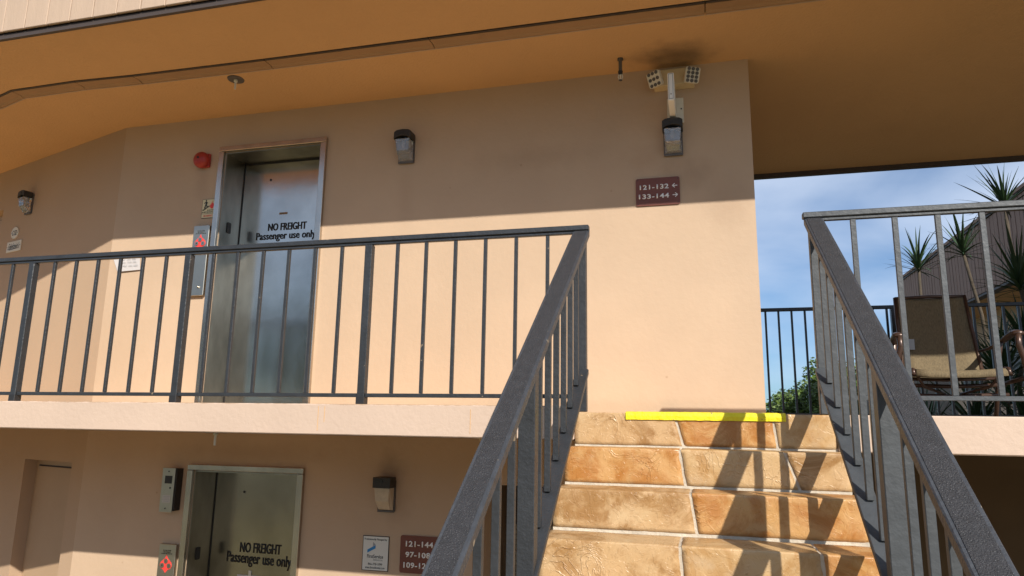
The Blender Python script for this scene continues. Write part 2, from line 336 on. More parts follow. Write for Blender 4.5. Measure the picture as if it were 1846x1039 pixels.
def scribble(mb, x0, z, w, h, y, rnd, t=0.0012):
    """one word of loose handwriting"""
    n = int(w / (h * 0.35)); px, pz = x0, z
    for i in range(1, n+1):
        nx = x0 + w*i/n; nz_ = z + (h if i % 2 else 0) * rnd.uniform(.4, 1)
        d = Vector((nx-px, nz_-pz)).normalized() * t; q = (-d.y, d.x)
        mb.add([(px+q[0], y, pz+q[1]), (px-q[0], y, pz-q[1]), (nx-q[0], y, nz_-q[1]), (nx+q[0], y, nz_+q[1])], [(0, 1, 2, 3)])
        px, pz = nx, nz_
def structure(o, label=None):
    o['kind'] = 'structure'; return o

# ------------------------------------------------------------------ levels
ZG = -2.61            # lower walkway
WY = 5.0              # wall plane
ZC = 2.64             # upper ceiling at the wall
BX, BY = -5.06, 5.0   # where the wall bends
LWD = Vector((-1, 0.288, 0)).normalized()     # run of the left wall
LWA = math.atan2(-0.288, 1)                    # its rotation
def ceil_z(y): return 2.70 - (y - 3.58) * (0.06 / 1.42)

# ------------------------------------------------------------------ ground
structure(MB().add([(-400,-400,ZG-.12),(400,-400,ZG-.12),(400,400,ZG-.12),(-400,400,ZG-.12)], [(0,1,2,3)]).build('ground', m_grass))
structure(MB().box((-14, 2.4, ZG-.3), (9, 5.6, ZG)).build('lower_walkway', m_pave))
structure(MB().box((-60, -16, ZG-.25), (60, -9.5, ZG-.08)).build('road', mat('asphalt', (0.06, 0.06, 0.06), 0.9, var=0.15, vscale=2, bump=0.5, bscale=30)))
structure(MB().box((-60, -9.49, ZG-.25), (60, -9.3, ZG+.04)).build('kerb', m_conc))

# ------------------------------------------------------------------ the building
bld = thing('apartment_building', 'peach stucco apartment building with open walkways and two lift entrances', 'building', (0, WY, ZG))
bld.location = (0, 0, 0)
def wall_with_hole(mb, x0, x1, z0, z1, hx0, hx1, hz1, y0, y1):
    mb.box((x0, y0, z0), (hx0, y1, z1)); mb.box((hx1, y0, z0), (x1, y1, z1)); mb.box((hx0, y0, hz1), (hx1, y1, z1))
OX0, OX1 = -3.955, -3.02
w = MB()
def wall_poly(mb, outline, y0, y1):
    # outline in x,z without holes; front face is one ngon so that no seams show
    mb.poly(outline, 1, y0, y1)
wall_poly(w, [(BX, 0.02), (OX0, 0.02), (OX0, 2.30), (OX1, 2.30), (OX1, 0.02), (0.40, 0.02), (0.40, 2.74), (BX, 2.74)], WY, WY+.32)
w.build('upper_wall', m_wall, bld)
MB().box((.08, 5.32, 0.02), (.40, 7.2, 2.74)).build('upper_side_wall', m_wall, bld)
w = MB(); wall_poly(w, [(BX, ZG), (OX0, ZG), (OX0, -.395), (OX1, -.395), (OX1, ZG), (-1.56, ZG), (-1.56, -0.42), (-.2, -0.42), (-.2, -.10), (BX, -.10)], WY, WY+.32)
w.build('lower_wall', m_wall, bld)
# left facet walls, each with a door recess
def facet(name, z0, z1, a0, a1, hz, parent, mt):
    """a0,a1: distances from the bend along the wall of the door opening"""
    L = 4.2
    mb = MB()
    mb.poly([(0, z0), (-a0, z0), (-a0, hz), (-a1, hz), (-a1, z0), (-L, z0), (-L, z1), (0, z1)], 1, 0, .30)
    return mb.build(name, mt, parent, loc=(BX, BY, 0), rot=(0, 0, LWA))
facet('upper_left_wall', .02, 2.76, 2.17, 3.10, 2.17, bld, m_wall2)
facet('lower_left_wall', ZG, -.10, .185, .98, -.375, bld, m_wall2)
# door set into the lower left wall
def fdoor(a0, a1, z0, z1, label=None):
    d = MB().box((-a1+.0, .105, z0), (-a0, .285, z1)).build('door_frame', m_wood, bld, .004, loc=(BX, BY, 0), rot=(0, 0, LWA))
    p = MB().box((-a1+.07, .088, z0+.01), (-a0-.055, .1049, z1-.062)).build('door_leaf', m_wood, d)
    MB().box((-a1+.057, .1015, z0), (-a0-.042, .1047, z1-.049)).build('door_gap', m_trim, d)
    p.location = (0, 0, 0)
    return d
d = fdoor(.185, .98, ZG, -.375)
MB().box((-.262, .078, -.86), (-.250, .0864, -.74)).build('hinge', m_bronze, d)
d2 = fdoor(2.17, 3.10, .03, 2.17)

# slabs and edges
def slab(name, x0, x1, y0, y1, z0, z1, mt): return MB().box((x0, y0, z0), (x1, y1, z1)).build(name, mt, bld, .006)
slab('walkway_slab_edge', -9.5, -.653, 3.70, 3.82, -.072, .103, m_slab)
slab('walkway_slab_edge', .615, 6.5, 3.70, 3.82, -.102, .072, m_slab)
slab('walkway_slab_edge', -.6525, .6145, 3.735, 3.82, -.10, .055, m_slab)
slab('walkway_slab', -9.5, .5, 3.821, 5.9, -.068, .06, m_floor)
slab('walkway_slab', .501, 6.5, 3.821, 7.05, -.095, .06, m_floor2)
slab('walkway_ceiling', -9.5, 6.5, 3.83, 7.05, -.11, -.0961, m_soffit) if False else None

# upper soffit: gently rising to its outer edge, with a recessed vent strip
sx = [(-9.6, 5.35), (-7.2, 4.66), (-5.84, 4.30), (-5.48, 4.20), (-4.82, 4.19), (-4.28, 4.215), (-3.1, 4.235), (6.6, 4.26)]
def soffit_part(name, y_in, y_out):
    mb = MB(); n = len(sx)
    vs = []
    for (x, ys) in sx:
        a = y_in(x, ys); b = y_out(x, ys)
        vs += [(x, a, ceil_z(a)), (x, b, ceil_z(b)), (x, a, 2.86), (x, b, 2.86)]
    fs = []
    for i in range(n-1):
        o = i*4; q = o+4
        fs += [(o, q, q+1, o+1), (o+2, o+3, q+3, q+2), (o, o+2, q+2, q), (o+1, q+1, q+3, o+3)]
    fs += [(0, 1, 3, 2), (n*4-4, n*4-2, n*4-1, n*4-3)]
    return mb.add(vs, fs).build(name, m_soffit, bld)
soffit_part('outer_soffit', lambda x, y: 3.60, lambda x, y: y-.005)
soffit_part('inner_soffit', lambda x, y: y+.125, lambda x, y: 7.24)
segs = [(-9.6, 5.35), (-7.2, 4.66), (-5.84, 4.30), (-5.48, 4.20), (-4.82, 4.19), (-4.28, 4.215), (-3.1, 4.235), (-1.78, 4.243), (.1, 4.248), (2.2, 4.252), (4.4, 4.256), (6.6, 4.26)]
for i in range(len(segs)-1):
    (xa, ya), (xb, yb) = segs[i], segs[i+1]
    mb = MB(); g = .003
    prof = [(.012, 0.0), (.012, -.010), (.088, -.004), (.104, -.012), (.122, -.010), (.124, .03), (.012, .03)]
    vs = []
    for (x, y) in ((xa+g, ya), (xb-g, yb)):
        vs += [(x, y+p, ceil_z(y+p)+q) for p, q in prof]
    n = len(prof)
    mb.add(vs, [tuple(range(n)), tuple(range(2*n-1, n-1, -1))] + [(k, k+n, (k+1) % n+n, (k+1) % n) for k in range(n)])
    o_ = mb.build('soffit_vent_strip', m_strip, bld)
    for nm, p0, p1, q0, q1, mm in (('gap_shade_bar', -.004, .0115, -.006, .02, m_trim), ('flange', .1245, .134, -.011, .0, m_siding)):  # dark bar stands in for the shade of the open gap
        vs = []
        for (x, y) in ((xa+g, ya), (xb-g, yb)): vs += [(x, y+p, ceil_z(y+p)+q) for p, q in ((p0, q0), (p1, q0), (p1, q1), (p0, q1))]
        MB().add(vs, [(0, 1, 2, 3), (7, 6, 5, 4), (0, 4, 5, 1), (1, 5, 6, 2), (2, 6, 7, 3), (3, 7, 4, 0)]).build(nm, mm, o_)
MB().box((-9.6, 3.601, 2.862), (6.6, 7.24, 2.95)).build('roof_slab', m_conc, bld)
MB().box((-9.6, 3.585, 2.69), (6.6, 3.599, 2.86)).build('fascia_trim', m_trim, bld)
MB().box((-9.6, 3.57, 2.688), (6.6, 3.5845, 2.725)).build('drip_trim', m_trim, bld)
MB().box((-9.6, 7.241, 2.50), (6.6, 7.29, 2.95)).build('back_fascia_trim', m_trim, bld)
MB().box((-9.6, 3.60, 2.951), (6.6, 3.75, 4.35)).build('parapet_wall', m_wall, bld)
bd = MB().box((0, 0, 0), (.194, .022, 1.62)).build('siding_board', m_siding, bld, .004)
bd.location = (-9.6, 3.545, 2.732)
for i in range(1, 81): inst(bd, bld, (-9.6+.2*i, 3.545+random.uniform(-.001, .001), 2.732))
MB().box((-9.6, 3.535, 4.353), (6.6, 3.77, 4.40)).build('parapet_coping', m_trim, bld)
# lower level behind the stair: passage, its back wall and ceiling
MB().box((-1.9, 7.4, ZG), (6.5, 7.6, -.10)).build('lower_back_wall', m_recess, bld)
MB().box((-1.9, 7.06, -.30), (6.5, 7.39, -.101)).build('rear_light_block', m_recess, bld)  # added to close off light from behind and darken the recess
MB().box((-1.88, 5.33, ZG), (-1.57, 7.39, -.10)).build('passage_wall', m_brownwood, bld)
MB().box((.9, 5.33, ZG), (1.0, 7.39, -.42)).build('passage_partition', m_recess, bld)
MB().box((6.3, 3.9, ZG), (6.5, 7.39, -.11)).build('end_light_block', m_recess, bld)  # out of view, added to shut out side light from the recess
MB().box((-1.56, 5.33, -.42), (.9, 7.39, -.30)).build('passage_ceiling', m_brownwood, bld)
structure(MB().box((-2, 5.601, ZG-.2), (6.5, 7.6, ZG-.01)).build('passage_floor', m_conc))
# hairline cracks of the slab edge: thin raised ridges
for (x, z0_, z1_) in ((-2.14, -.05, .09), (-2.10, 0.0, .09), (-1.22, -.05, .08)):
    MB().box((x, 3.6985, z0_), (x+.003, 3.70, z1_)).build('paint_seam', m_soffit, bld)

# ---- lift entrances
def lift(zf, has_note, label):
    """zf: what to add to the upper level's heights"""
    e = bpy.data.objects.new('lift_entrance', None); col.objects.link(e); e.parent = bld; e.location = (0, 0, zf); e['label'] = label
    MB().box((-4.006, 4.965, 2.302), (-2.966, 5.0, 2.345)).build('frame_head', m_steelf, e, .003)
    MB().box((-4.006, 4.965, .07), (-3.957, 5.0, 2.30)).build('frame_jamb', m_steelf, e, .003)
    MB().box((-3.018, 4.965, .07), (-2.966, 5.0, 2.30)).build('frame_jamb', m_steelf, e, .003)
    MB().box((-3.957, 5.001, .07), (-3.947, 5.262, 2.295)).build('reveal_panel', m_steeld, e)
    MB().box((-3.028, 5.001, .07), (-3.018, 5.262, 2.295)).build('reveal_panel', m_steeld, e)
    MB().box((-3.946, 5.001, 2.288), (-3.029, 5.262, 2.298)).build('header_panel', m_steeld, e)
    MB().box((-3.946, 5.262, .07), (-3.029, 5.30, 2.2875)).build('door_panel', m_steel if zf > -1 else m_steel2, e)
    MB().box((-3.946, 5.2585, 2.272), (-3.029, 5.2615, 2.287)).build('door_gap', m_dark, e)
    MB().box((-3.9455, 5.2585, .07), (-3.939, 5.2615, 2.271)).build('door_gap', m_dark, e)
    MB().poly(rrect(5.085, 1.60, 5.135, 1.695, .01), 0, -3.9465, -3.940).build('call_sensor', m_dark, e)
    y = 5.2615
    MB().poly([(-3.67+.012*math.cos(a*.7), 2.12+.010*math.sin(a*.7)) for a in range(9)], 1, y-.002, y).build('keyhole', m_dark, e)
    if zf > -1:
        text_mesh('lettering', 'NO FREIGHT', -3.655, 1.645, -3.278, 1.712, y, m_ink, e, .012, thick=.0028)
        text_mesh('lettering', 'Passenger use only', -3.768, 1.545, -3.182, 1.632, y, m_ink, e, .010, thick=.0024)
        MB().box((-3.555, y-.002, 1.790), (-3.475, y, 1.808)).build('small_plate', m_strip, e)
        text_mesh('lettering', 'ELEVATOR', -3.548, 1.794, -3.482, 1.804, y-.0021, m_ink, e)
    else:
        text_mesh('lettering', 'NO FREIGHT', -3.665, 1.650, -3.290, 1.727, y, m_ink, e, .012, thick=.0028)
        text_mesh('lettering', 'Passenger use only', -3.780, 1.545, -3.190, 1.655, y, m_ink, e, .010, skew=-.012, thick=.0026)
    return e
lift(0, False, 'upper lift entrance, its steel door half sunlit')
lift(-2.695, True, 'lower lift entrance, its steel door mostly in shade')

# ------------------------------------------------------------------ staircase
st = thing('staircase', 'straight staircase of stamped tan stone steps climbing to the upper walkway', 'staircase')
SX0, SX1, SY, SZ, RUN, RISE = -.65, .612, 3.72, .071, .28, .170
NS = 11
prof = [(SY+.012, SZ-.014)]
pts = []
for k in range(NS):
    y = SY - RUN*k; z = SZ - RISE*k
    pts += [(y+.0045, z-.005), (y+.0045, z-RISE-.005)]
yl, zl = SY-RUN*(NS-1)+.0045, SZ-RISE*NS-.005
body = pts + [(yl-.5, zl), (yl-.5, zl-.18), (yl+.1, zl-.18), (SY+.014, SZ-.32)]
MB().poly(body, 0, SX0, SX1).build('stair_body', m_grout, st)
def ltile(xa0, xa1, xb0, xb1, k, mt, seed, tread=True):
    """an L-shaped tile of stone, up the riser, round the nosing and back along the tread; xa*: left and right edges at the foot, xb*: at the nosing and beyond"""
    y0 = SY - RUN*k; z1 = SZ - RISE*k; zb = z1 - RISE + .008
    path = []; rr = .007
    nr = 11
    for i in range(nr): path.append((0.0, zb + (z1-rr-zb)*i/(nr-1), 0))
    for a in (30, 60, 90): path.append((rr-rr*math.cos(R(a)), z1-rr+rr*math.sin(R(a)), 1))
    if tread:
        for i in range(1, 10): path.append((rr + (RUN-.026-rr)*i/9, z1, 1))
    else:
        for i in range(1, 3): path.append((rr + .03*i/2, z1, 1))
    W = xb1-xb0; nu = max(6, int(W/.022)); n = len(path)
    vs = []; off = Vector((seed*3.7, seed*1.3, seed*.7))
    for j, (py, pz, tr) in enumerate(path):
        f = min(1, j/(nr-1))
        xl = xa0+(xb0-xa0)*f; xr = xa1+(xb1-xa1)*f
        wob = .004*noise.noise(Vector((j*.45, seed*5, 0))); wob2 = .004*noise.noise(Vector((j*.45, seed*9, 3)))
        for i in range(nu+1):
            t = i/nu; x = xl+wob+(xr+wob2-xl-wob)*t
            q = Vector((x, py, pz))
            h = .0014*noise.noise(q*8+off) + .0018*abs(noise.noise(q*22+off)) + .0016*noise.noise(q*45+off)
            if j in (nr-1, nr, nr+1): h += .0025*noise.noise(q*38+off)
            e = min(x-xl, xr-x); er = max(0, 1-e/.010); h -= .0015*er*er
            if j == 0: h -= .003
            if j == n-1: h -= .003
            if tr and j > nr+1: p = (x, y0+py, pz+h*.6)
            elif j >= nr: p = (x, y0+py-h*.7, pz+h*.5)
            else: p = (x, y0+py-h, pz)
            vs.append(p)
    fs = []
    for j in range(n-1):
        for i in range(nu): a = j*(nu+1)+i; fs.append((a, a+1, a+nu+2, a+nu+1))
    # skirt going back into the grout
    base = len(vs); rim = [i for i in range(nu+1)] + [j*(nu+1)+nu for j in range(1, n)] + [(n-1)*(nu+1)+i for i in range(nu-1, -1, -1)] + [j*(nu+1) for j in range(n-2, 0, -1)]
    for r_ in rim:
        x, y, z = vs[r_]; j = r_//(nu+1)
        vs.append((x, y+.018, z) if not path[j][2] else (x, y+(.018 if j < nr+2 else 0), z-.018))
    m_ = len(rim)
    for i in range(m_): fs.append((rim[i], base+i, base+(i+1) % m_, rim[(i+1) % m_]))
    o = MB().add(vs, fs).build('stone_tile', mt, st, smooth=True)
    return o
G = .0065
rows = [([-.101, .343], [-.141, .327]), ([-.089, .401], [-.111, .346]), ([-.041], [-.063]), ([-.092, .41], [-.102, .395])]
rnd = random.Random(3)
pick = [[0, 1, 2], [1, 2, 0], [0, 1], [0, 2, 1]]
for k in range(NS):
    if k < 4: lo, hi = rows[k]
    else:
        c_ = rnd.uniform(-.3, .1); c2 = c_+rnd.uniform(.4, .5); lo = [c_, c2]; hi = [c_+rnd.uniform(-.02, .02), c2+rnd.uniform(-.02, .02)]
    L = [SX0] + [v for v in lo] + [SX1]; H = [SX0] + [v for v in hi] + [SX1]
    for i in range(len(L)-1):
        a0 = L[i]+(G if i else 0); a1 = L[i+1]-(G if i < len(L)-2 else 0); b0 = H[i]+(G if i else 0); b1 = H[i+1]-(G if i < len(L)-2 else 0)
        mi = pick[k][i] if k < 4 else rnd.randrange(3)
        ltile(a0, a1, b0, b1, k, m_stone[mi], k*3+i+1, tread=(k > 0))
# yellow stripe on the top nosing, following the stone
mb = MB(); nu = 60; vs = []
for j, (dy_, dz_) in enumerate(((-.0085, -.034), (-.0098, -.014), (-.004, .0035), (.02, .0075), (.045, .0075), (.045, -.01), (.03, -.02), (.02, -.034))):
    for i in range(nu+1):
        x = -.385+.772*i/nu
        z = SZ+dz_ + (.0018*noise.noise(Vector((x*25, j*1.0, 0))) if j < 1 else 0) + (.0012*noise.noise(Vector((x*40, 3, 0))) if j < 5 else 0)
        vs.append((x, SY+dy_, z))
fs = []
for j in range(8):
    for i in range(nu): a = j*(nu+1)+i; b_ = ((j+1) % 8)*(nu+1)+i; fs.append((a, a+1, b_+1, b_))
fs += [tuple(j*(nu+1) for j in range(8)), tuple(j*(nu+1)+nu for j in range(7, -1, -1))]
mb.add(vs, fs).build('warning_stripe', m_yellow, st)
# landing the stair comes from, and its lower flight is out of sight
structure(MB().box((-.9, -1.6, zl-.18), (.9, yl-.501, zl-.0)).build('lower_landing', m_grout))
for sx_ in (-.75, .75): MB().box((sx_-.1, -1.5, ZG), (sx_+.1, -1.3, zl-.181)).build('landing_support', m_conc, st)

# ------------------------------------------------------------------ railings
HS = .68
def stair_rail(name, X, label, mpaint, bal_y, post_y):
    t = thing(name, label, 'handrail')
    ztop = lambda y: 1.068 - HS*(3.752-y)
    zbar = lambda y: .30 - HS*(3.72-y)
    # cap: a sloping flat channel
    y0, y1 = .95, 3.752
    n = Vector((0, -HS, 1)).normalized()
    def prism(mb, xa, xb, ya, yb, za, zb_, zf):
        vs = []
        for y in (ya, yb):
            for x, dz in ((xa, za), (xb, za), (xb, zb_), (xa, zb_)): vs.append((x, y, zf(y)+dz))
        mb.add(vs, [(0, 1, 2, 3), (7, 6, 5, 4), (0, 4, 5, 1), (1, 5, 6, 2), (2, 6, 7, 3), (3, 7, 4, 0)])
        return mb
    prism(MB(), X-.045, X+.045, y0, y1, -.042, 0, ztop).build('handrail', m_edge, t, .004)
    prism(MB(), X-.033, X+.033, y0+.01, y1-.012, .0005, .0025, ztop).build('grit_strip', m_grit, t, .001)
    sg = 1 if X < 0 else -1
    prism(MB(), X-.026 if sg > 0 else X-.042, X+.042 if sg > 0 else X+.026, 1.35, 3.715, -.030, 0, zbar).build('bottom_rail', mpaint, t, .003)
    for y in post_y:
        MB().box((X-.031, y-.031, zbar(y)-.35), (X+.031, y+.031, ztop(y)-.043)).build('post', mpaint, t, .003)
    for y in bal_y:
        MB().box((X-.0125, y-.0125, zbar(y)+.003), (X+.0125, y+.0125, ztop(y)-.041)).build('baluster', mpaint, t, .002)
    # top post and its bracket
    MB().box((X-.026, 3.724, .074), (X+.026, 3.776, 1.03)).build('end_post', mpaint, t, .003)
    MB().box((X-.02, 3.716, .21), (X+.02, 3.7235, .285)).build('bracket', mpaint, t, .003)
    MB().tube([(X, 3.715, .245), (X, 3.705, .245)], .008, 6).build('bolt', mpaint, t)
    return t
LBY = [1.45, 1.625, 1.80, 1.975, 2.15, 2.325, 2.72, 2.89, 3.06, 3.23, 3.40, 3.57]
RBY = [1.50, 1.67, 1.84, 2.02, 2.19, 2.36, 2.74, 2.91, 3.08, 3.25, 3.42, 3.59]
stair_rail('stair_handrail', -.617, 'sloping dark grey handrail on the left side of the stone stairs', m_rail, LBY, [2.55, 1.25])
stair_rail('stair_handrail', .575, 'sloping weathered grey handrail on the right side of the stone stairs', m_railr, RBY, [2.56, 1.28])

def walk_rail(label, x0, x1, posts, bals, zb, mp, sg=1, zt=1.09, bw=.0095):
    t = thing('walkway_railing', label, 'railing')
    MB().box((x0, 3.727, zt-.030), (x1, 3.773, zt)).build('top_rail', mp, t, .004)
    MB().box((x0+.02, 3.737, zt-.046), (x1-.02, 3.763, zt-.0305)).build('under_rail', mp, t, .002)
    xs = sorted([x0+.03] + posts + [x1-.03])
    for a, b in zip(xs[:-1], xs[1:]):
        if b-a > .06: MB().box((a+.024, 3.738, .143), (b-.024, 3.762, .165)).build('bottom_rail', mp, t, .002)
    for x in posts:
        p = MB().box((x-.0225, 3.7275, zb), (x+.0225, 3.7725, zt-.047)).build('post', mp, t, .003)
        MB().box((x-.026, 3.7235, zb-.0), (x+.026, 3.7765, zb+.045)).build('post_shoe', m_dark, p, .003)
    for x in bals: MB().box((x-bw, 3.7405, .166), (x+bw, 3.7595, zt-.047)).build('baluster', mp, t, .0015)
    return t
P = [-5.70, -4.43, -3.165, -1.895]
B = [-8+.0]*0
allx = []
for a in P + [-6.97]:
    for i in range(1, 7): allx.append(a + 1.268*i/7)
allx = [x for x in allx if x < -.70]
walk_rail('long dark grey balustrade of the upper walkway, left of the stairs', -7.0, -.575, P + [-6.97+.0], allx, .103, m_rail)
walk_rail('weathered grey balustrade of the upper walkway, right of the stairs', .525, 5.5, [1.87, 3.2, 4.5], [.76+.19*i for i in range(25) if min(abs(.76+.19*i-p) for p in (1.87, 3.2, 4.5)) > .05], .072, m_railr, bw=.0125)
# black railing on the far side of the building
t = thing('back_railing', 'black metal railing on the far edge of the upper walkway, seen against the sky', 'railing')
MB().box((.41, 6.85, 1.07), (5.6, 6.89, 1.10)).build('top_rail', m_black, t, .003)
MB().box((.41, 6.858, .12), (5.6, 6.882, .145)).build('bottom_rail', m_black, t)
bl = MB().box((-.009, -.009, 0), (.009, .009, .923)).build('baluster', m_black, t)
bl.location = (.475, 6.87, .146)
x = .475+.1135
while x < 5.55:
    if min(abs(x-q) for q in (1.665, 3.1, 4.5)) > .04: inst(bl, t, (x, 6.87, .146))
    x += .1135
for q in (1.665, 3.1, 4.5): MB().box((q-.025, 6.845, .06), (q+.025, 6.895, 1.069)).build('post', m_black, t)

# ------------------------------------------------------------------ wall lamps
def wall_lamp(loc, rz, label, old=False):
    t = thing('wall_lamp', label, 'wall lamp', loc, rz, 'wall lamps along the walkways')
    w2 = .068
    MB().poly(rrect(-w2, -.125, w2, .10, .008), 1, -.014, 0).build('backplate', m_gun, t)
    # hood: arched front, deep
    hood = [(-.072, .045), (-.045, .068), (0, .076), (.045, .068), (.072, .045), (.072, .108), (.05, .122), (0, .128), (-.05, .122), (-.072, .108)]
    if old: hood = [(-.07, .05), (.07, .05), (.07, .125), (-.07, .125)]
    h = MB().poly(hood, 1, -.115, -.0145).build('hood', m_bronze, t, .003)
    MB().tube([(0, -.116, .098), (0, -.120, .098)], .011, 8).build('photocell', m_dark, h)
    MB().add([(-.055, -.015, .06), (.055, -.015, .06), (.055, -.015, -.095), (-.055, -.015, -.095)], [(0, 1, 2, 3)]).build('reflector', m_refl, t) if not old else None
    # lens: wedge that narrows downwards
    lm = m_oldlens if old else m_lens
    f = [(-.052, -.106), (.052, -.106)]
    vs = [(-.06, -.016, .05), (.06, -.016, .05), (.06, -.106, .05), (-.06, -.106, .05),
          (-.06, -.016, -.112), (.06, -.016, -.112), (.052, -.095, -.045), (-.052, -.095, -.045), (.045, -.045, -.105), (-.045, -.045, -.105)]
    fs = [(0, 1, 2, 3), (3, 2, 6, 7), (7, 6, 8, 9), (9, 8, 5, 4), (0, 3, 7, 9, 4), (1, 5, 8, 6, 2), (0, 4, 5, 1)]
    if not old:
        # hollow glass shell
        c0 = Vector((0, -.045, -.02)); n = len(vs)
        vs2 = [tuple(c0 + (Vector(v)-c0)*.93) for v in vs]
        MB().add(vs + vs2, fs + [tuple(i+n for i in reversed(q)) for q in fs]).build('lens', lm, t)
        MB().tube([(0, -.05, .045), (0, -.05, .01), (0, -.05, -.015)], [.012, .018, .010], 10).build('bulb', m_bulb, t, smooth=True)
        MB().add([(-.04, -.02, -.02), (.04, -.02, -.02), (.043, -.075, -.06), (-.043, -.075, -.06)], [(0, 1, 2, 3)]).build('inner_reflector', m_white, t)
    else:
        MB().add(vs, fs).build('lens', lm, t, .003)
    MB().box((-.066, -.022, -.128), (.066, -.0145, -.113)).build('bottom_lip', m_gun, t, .002)
    return t
wall_lamp((-2.245, WY, 2.18), 0, 'wall lamp with clear glass between the upper lift door and the brown number sign')
wall_lamp((-.145, WY, 2.065), 0, 'wall lamp with arched black hood below the twin head emergency light')
wall_lamp((-6.60, BY+.288*1.54, 2.15), LWA, 'wall lamp with clear glass at far left above the oval door number').scale = (.88, .88, .92)
wall_lamp((-2.275, WY, -.515), 0, 'old wall lamp with yellowed lens beside the lower lift door', True)

# ------------------------------------------------------------------ emergency light, exit box
t = thing('emergency_light', 'cream twin head emergency light box just below the ceiling', 'emergency light', (-.125, WY, 2.515))
MB().add([(-.145, -.075, .075), (.145, -.075, .075), (.145, -.075, -.045), (-.145, -.075, -.055), (-.145, -.001, .075), (.145, -.001, .075), (.145, -.001, -.062), (-.145, -.001, -.062)],
         [(0, 1, 2, 3), (4, 5, 1, 0), (5, 6, 2, 1), (7, 4, 0, 3), (3, 2, 6, 7), (5, 4, 7, 6)]).build('case', m_cream, t, .005)
for sx_, rx, rz_ in ((-1, 18, -28), (1, 15, 16)):
    h = MB().poly(rrect(-.052, -.056, .052, .056, .014), 1, -.035, .0).build('lamp_head', m_offw, t, .003, loc=(sx_*.125, -.115, -.018), rot=(R(rx), R(6*sx_), R(rz_)))
    for i in range(3):
        for j in range(4 if sx_ > 0 else 3):
            nj = 4 if sx_ > 0 else 3
            MB().tube([(-.03+.03*i, -.0352, -.042+.084*j/(nj-1)), (-.03+.03*i, -.039, -.042+.084*j/(nj-1))], [.0135, .0125], 8).build('lens', m_gun, h)
    MB().tube([(sx_*.12, -.112, -.01), (sx_*.10, -.074, .01)], .012, 6).build('swivel', m_offw, t)
t = thing('exit_sign_box', 'narrow white box standing out edge on from the wall under the emergency light', 'exit sign', (-.135, WY, 2.35))
MB().box((-.045, -.028, -.165), (.072, -.001, .03)).build('wall_canopy', m_offw, t, .004)
MB().box((-.026, -.365, -.145), (.018, -.029, .06)).build('housing', m_white, t, .005)
MB().box((-.0195, -.3665, -.135), (.0115, -.3652, .052)).build('edge_trim', m_greyp, t)
MB().box((-.016, -.3675, -.131), (.008, -.3667, .048)).build('edge_panel', m_white, t)
MB().tube([(-.004, -.367, -.10), (-.004, -.370, -.10)], .006, 6).build('screw', m_steelp, t)
MB().tube([(.055, -.0285, -.06), (.055, -.0305, -.06)], .006, 6).build('screw', m_dark, t)

t = thing('ceiling_sprinkler', 'slim dark pendant sprinkler hanging from the ceiling beside the emergency light', 'sprinkler', (-.50, 4.80, ceil_z(4.80)))
MB().tube([(0, 0, 0), (0, 0, -.012)], .022, 10).build('escutcheon', m_gun, t)
MB().tube([(0, 0, -.012), (0, 0, -.10)], .013, 8).build('drop_pipe', m_gun, t)
MB().tube([(0, 0, -.10), (0, 0, -.125)], [.018, .014], 8).build('fitting', m_bronze, t)
b_ = MB()
for s_ in (-1, 1): b_.tube([(s_*.010, 0, -.125), (s_*.016, 0, -.145), (s_*.006, 0, -.168)], .004, 6)
b_.build('frame_arms', m_mgrey, t)
MB().tube([(0, 0, -.168), (0, 0, -.172)], .014, 10).build('deflector', m_gun, t)
MB().tube([(0, 0, -.125), (0, 0, -.166)], .004, 6).build('bulb', m_bulb, t)
def flat_sprinkler(loc, label):
    t = thing('ceiling_sprinkler', label, 'sprinkler', loc)
    MB().tube([(0, 0, 0), (0, 0, -.008)], [.066, .062], 20).build('escutcheon', m_gun, t)
    MB().tube([(0, 0, -.008), (0, 0, -.022)], .016, 10).build('collar', m_offw, t)
    MB().tube([(0, 0, -.022), (0, 0, -.085)], .0075, 8).build('stem', m_mgrey, t)
    return t
flat_sprinkler((-3.50, 4.45, ceil_z(4.45)+.001), 'round plated sprinkler in the ceiling above the upper lift door')
flat_sprinkler((-3.00, 3.95, -.072), 'round plated sprinkler just under the slab above the lower lift door')
t = thing('under_slab_fixture', 'small pale fixture fixed under the walkway slab left of the stairs', 'light fixture', (-1.18, 3.95, -.068))
MB().box((-.06, -.02, -.022), (.06, .02, 0)).build('body', m_cream, t, .004)
MB().tube([(.06, 0, -.01), (.09, .01, -.02), (.11, .02, -.045)], .003, 6).build('wire', m_dark, t)
MB().tube([(-.06, 0, -.008), (-.10, 0, -.006)], .004, 6).build('wire', m_offw, t)

# fire bell
t = thing('fire_bell', 'round red fire alarm bell on the wall left of the upper lift door', 'fire bell', (-4.17, WY, 2.235))
MB().box((-.03, -.030, -.062), (.066, -.001, .060)).build('back_box', m_red, t, .004)
prof_b = [(.0, .072), (.012, .073), (.030, .070), (.045, .060), (.055, .040), (.059, .015), (.060, .002)]
MB().tube([(0, -.030-a, 0) for a, r_ in prof_b], [r_ for a, r_ in prof_b], 28, up=(0, 0, 1)).build('gong', m_red, t, smooth=True)
MB().tube([(0, -.088, .008), (0, -.094, .008)], .010, 8).build('centre_bolt', m_dark, t)

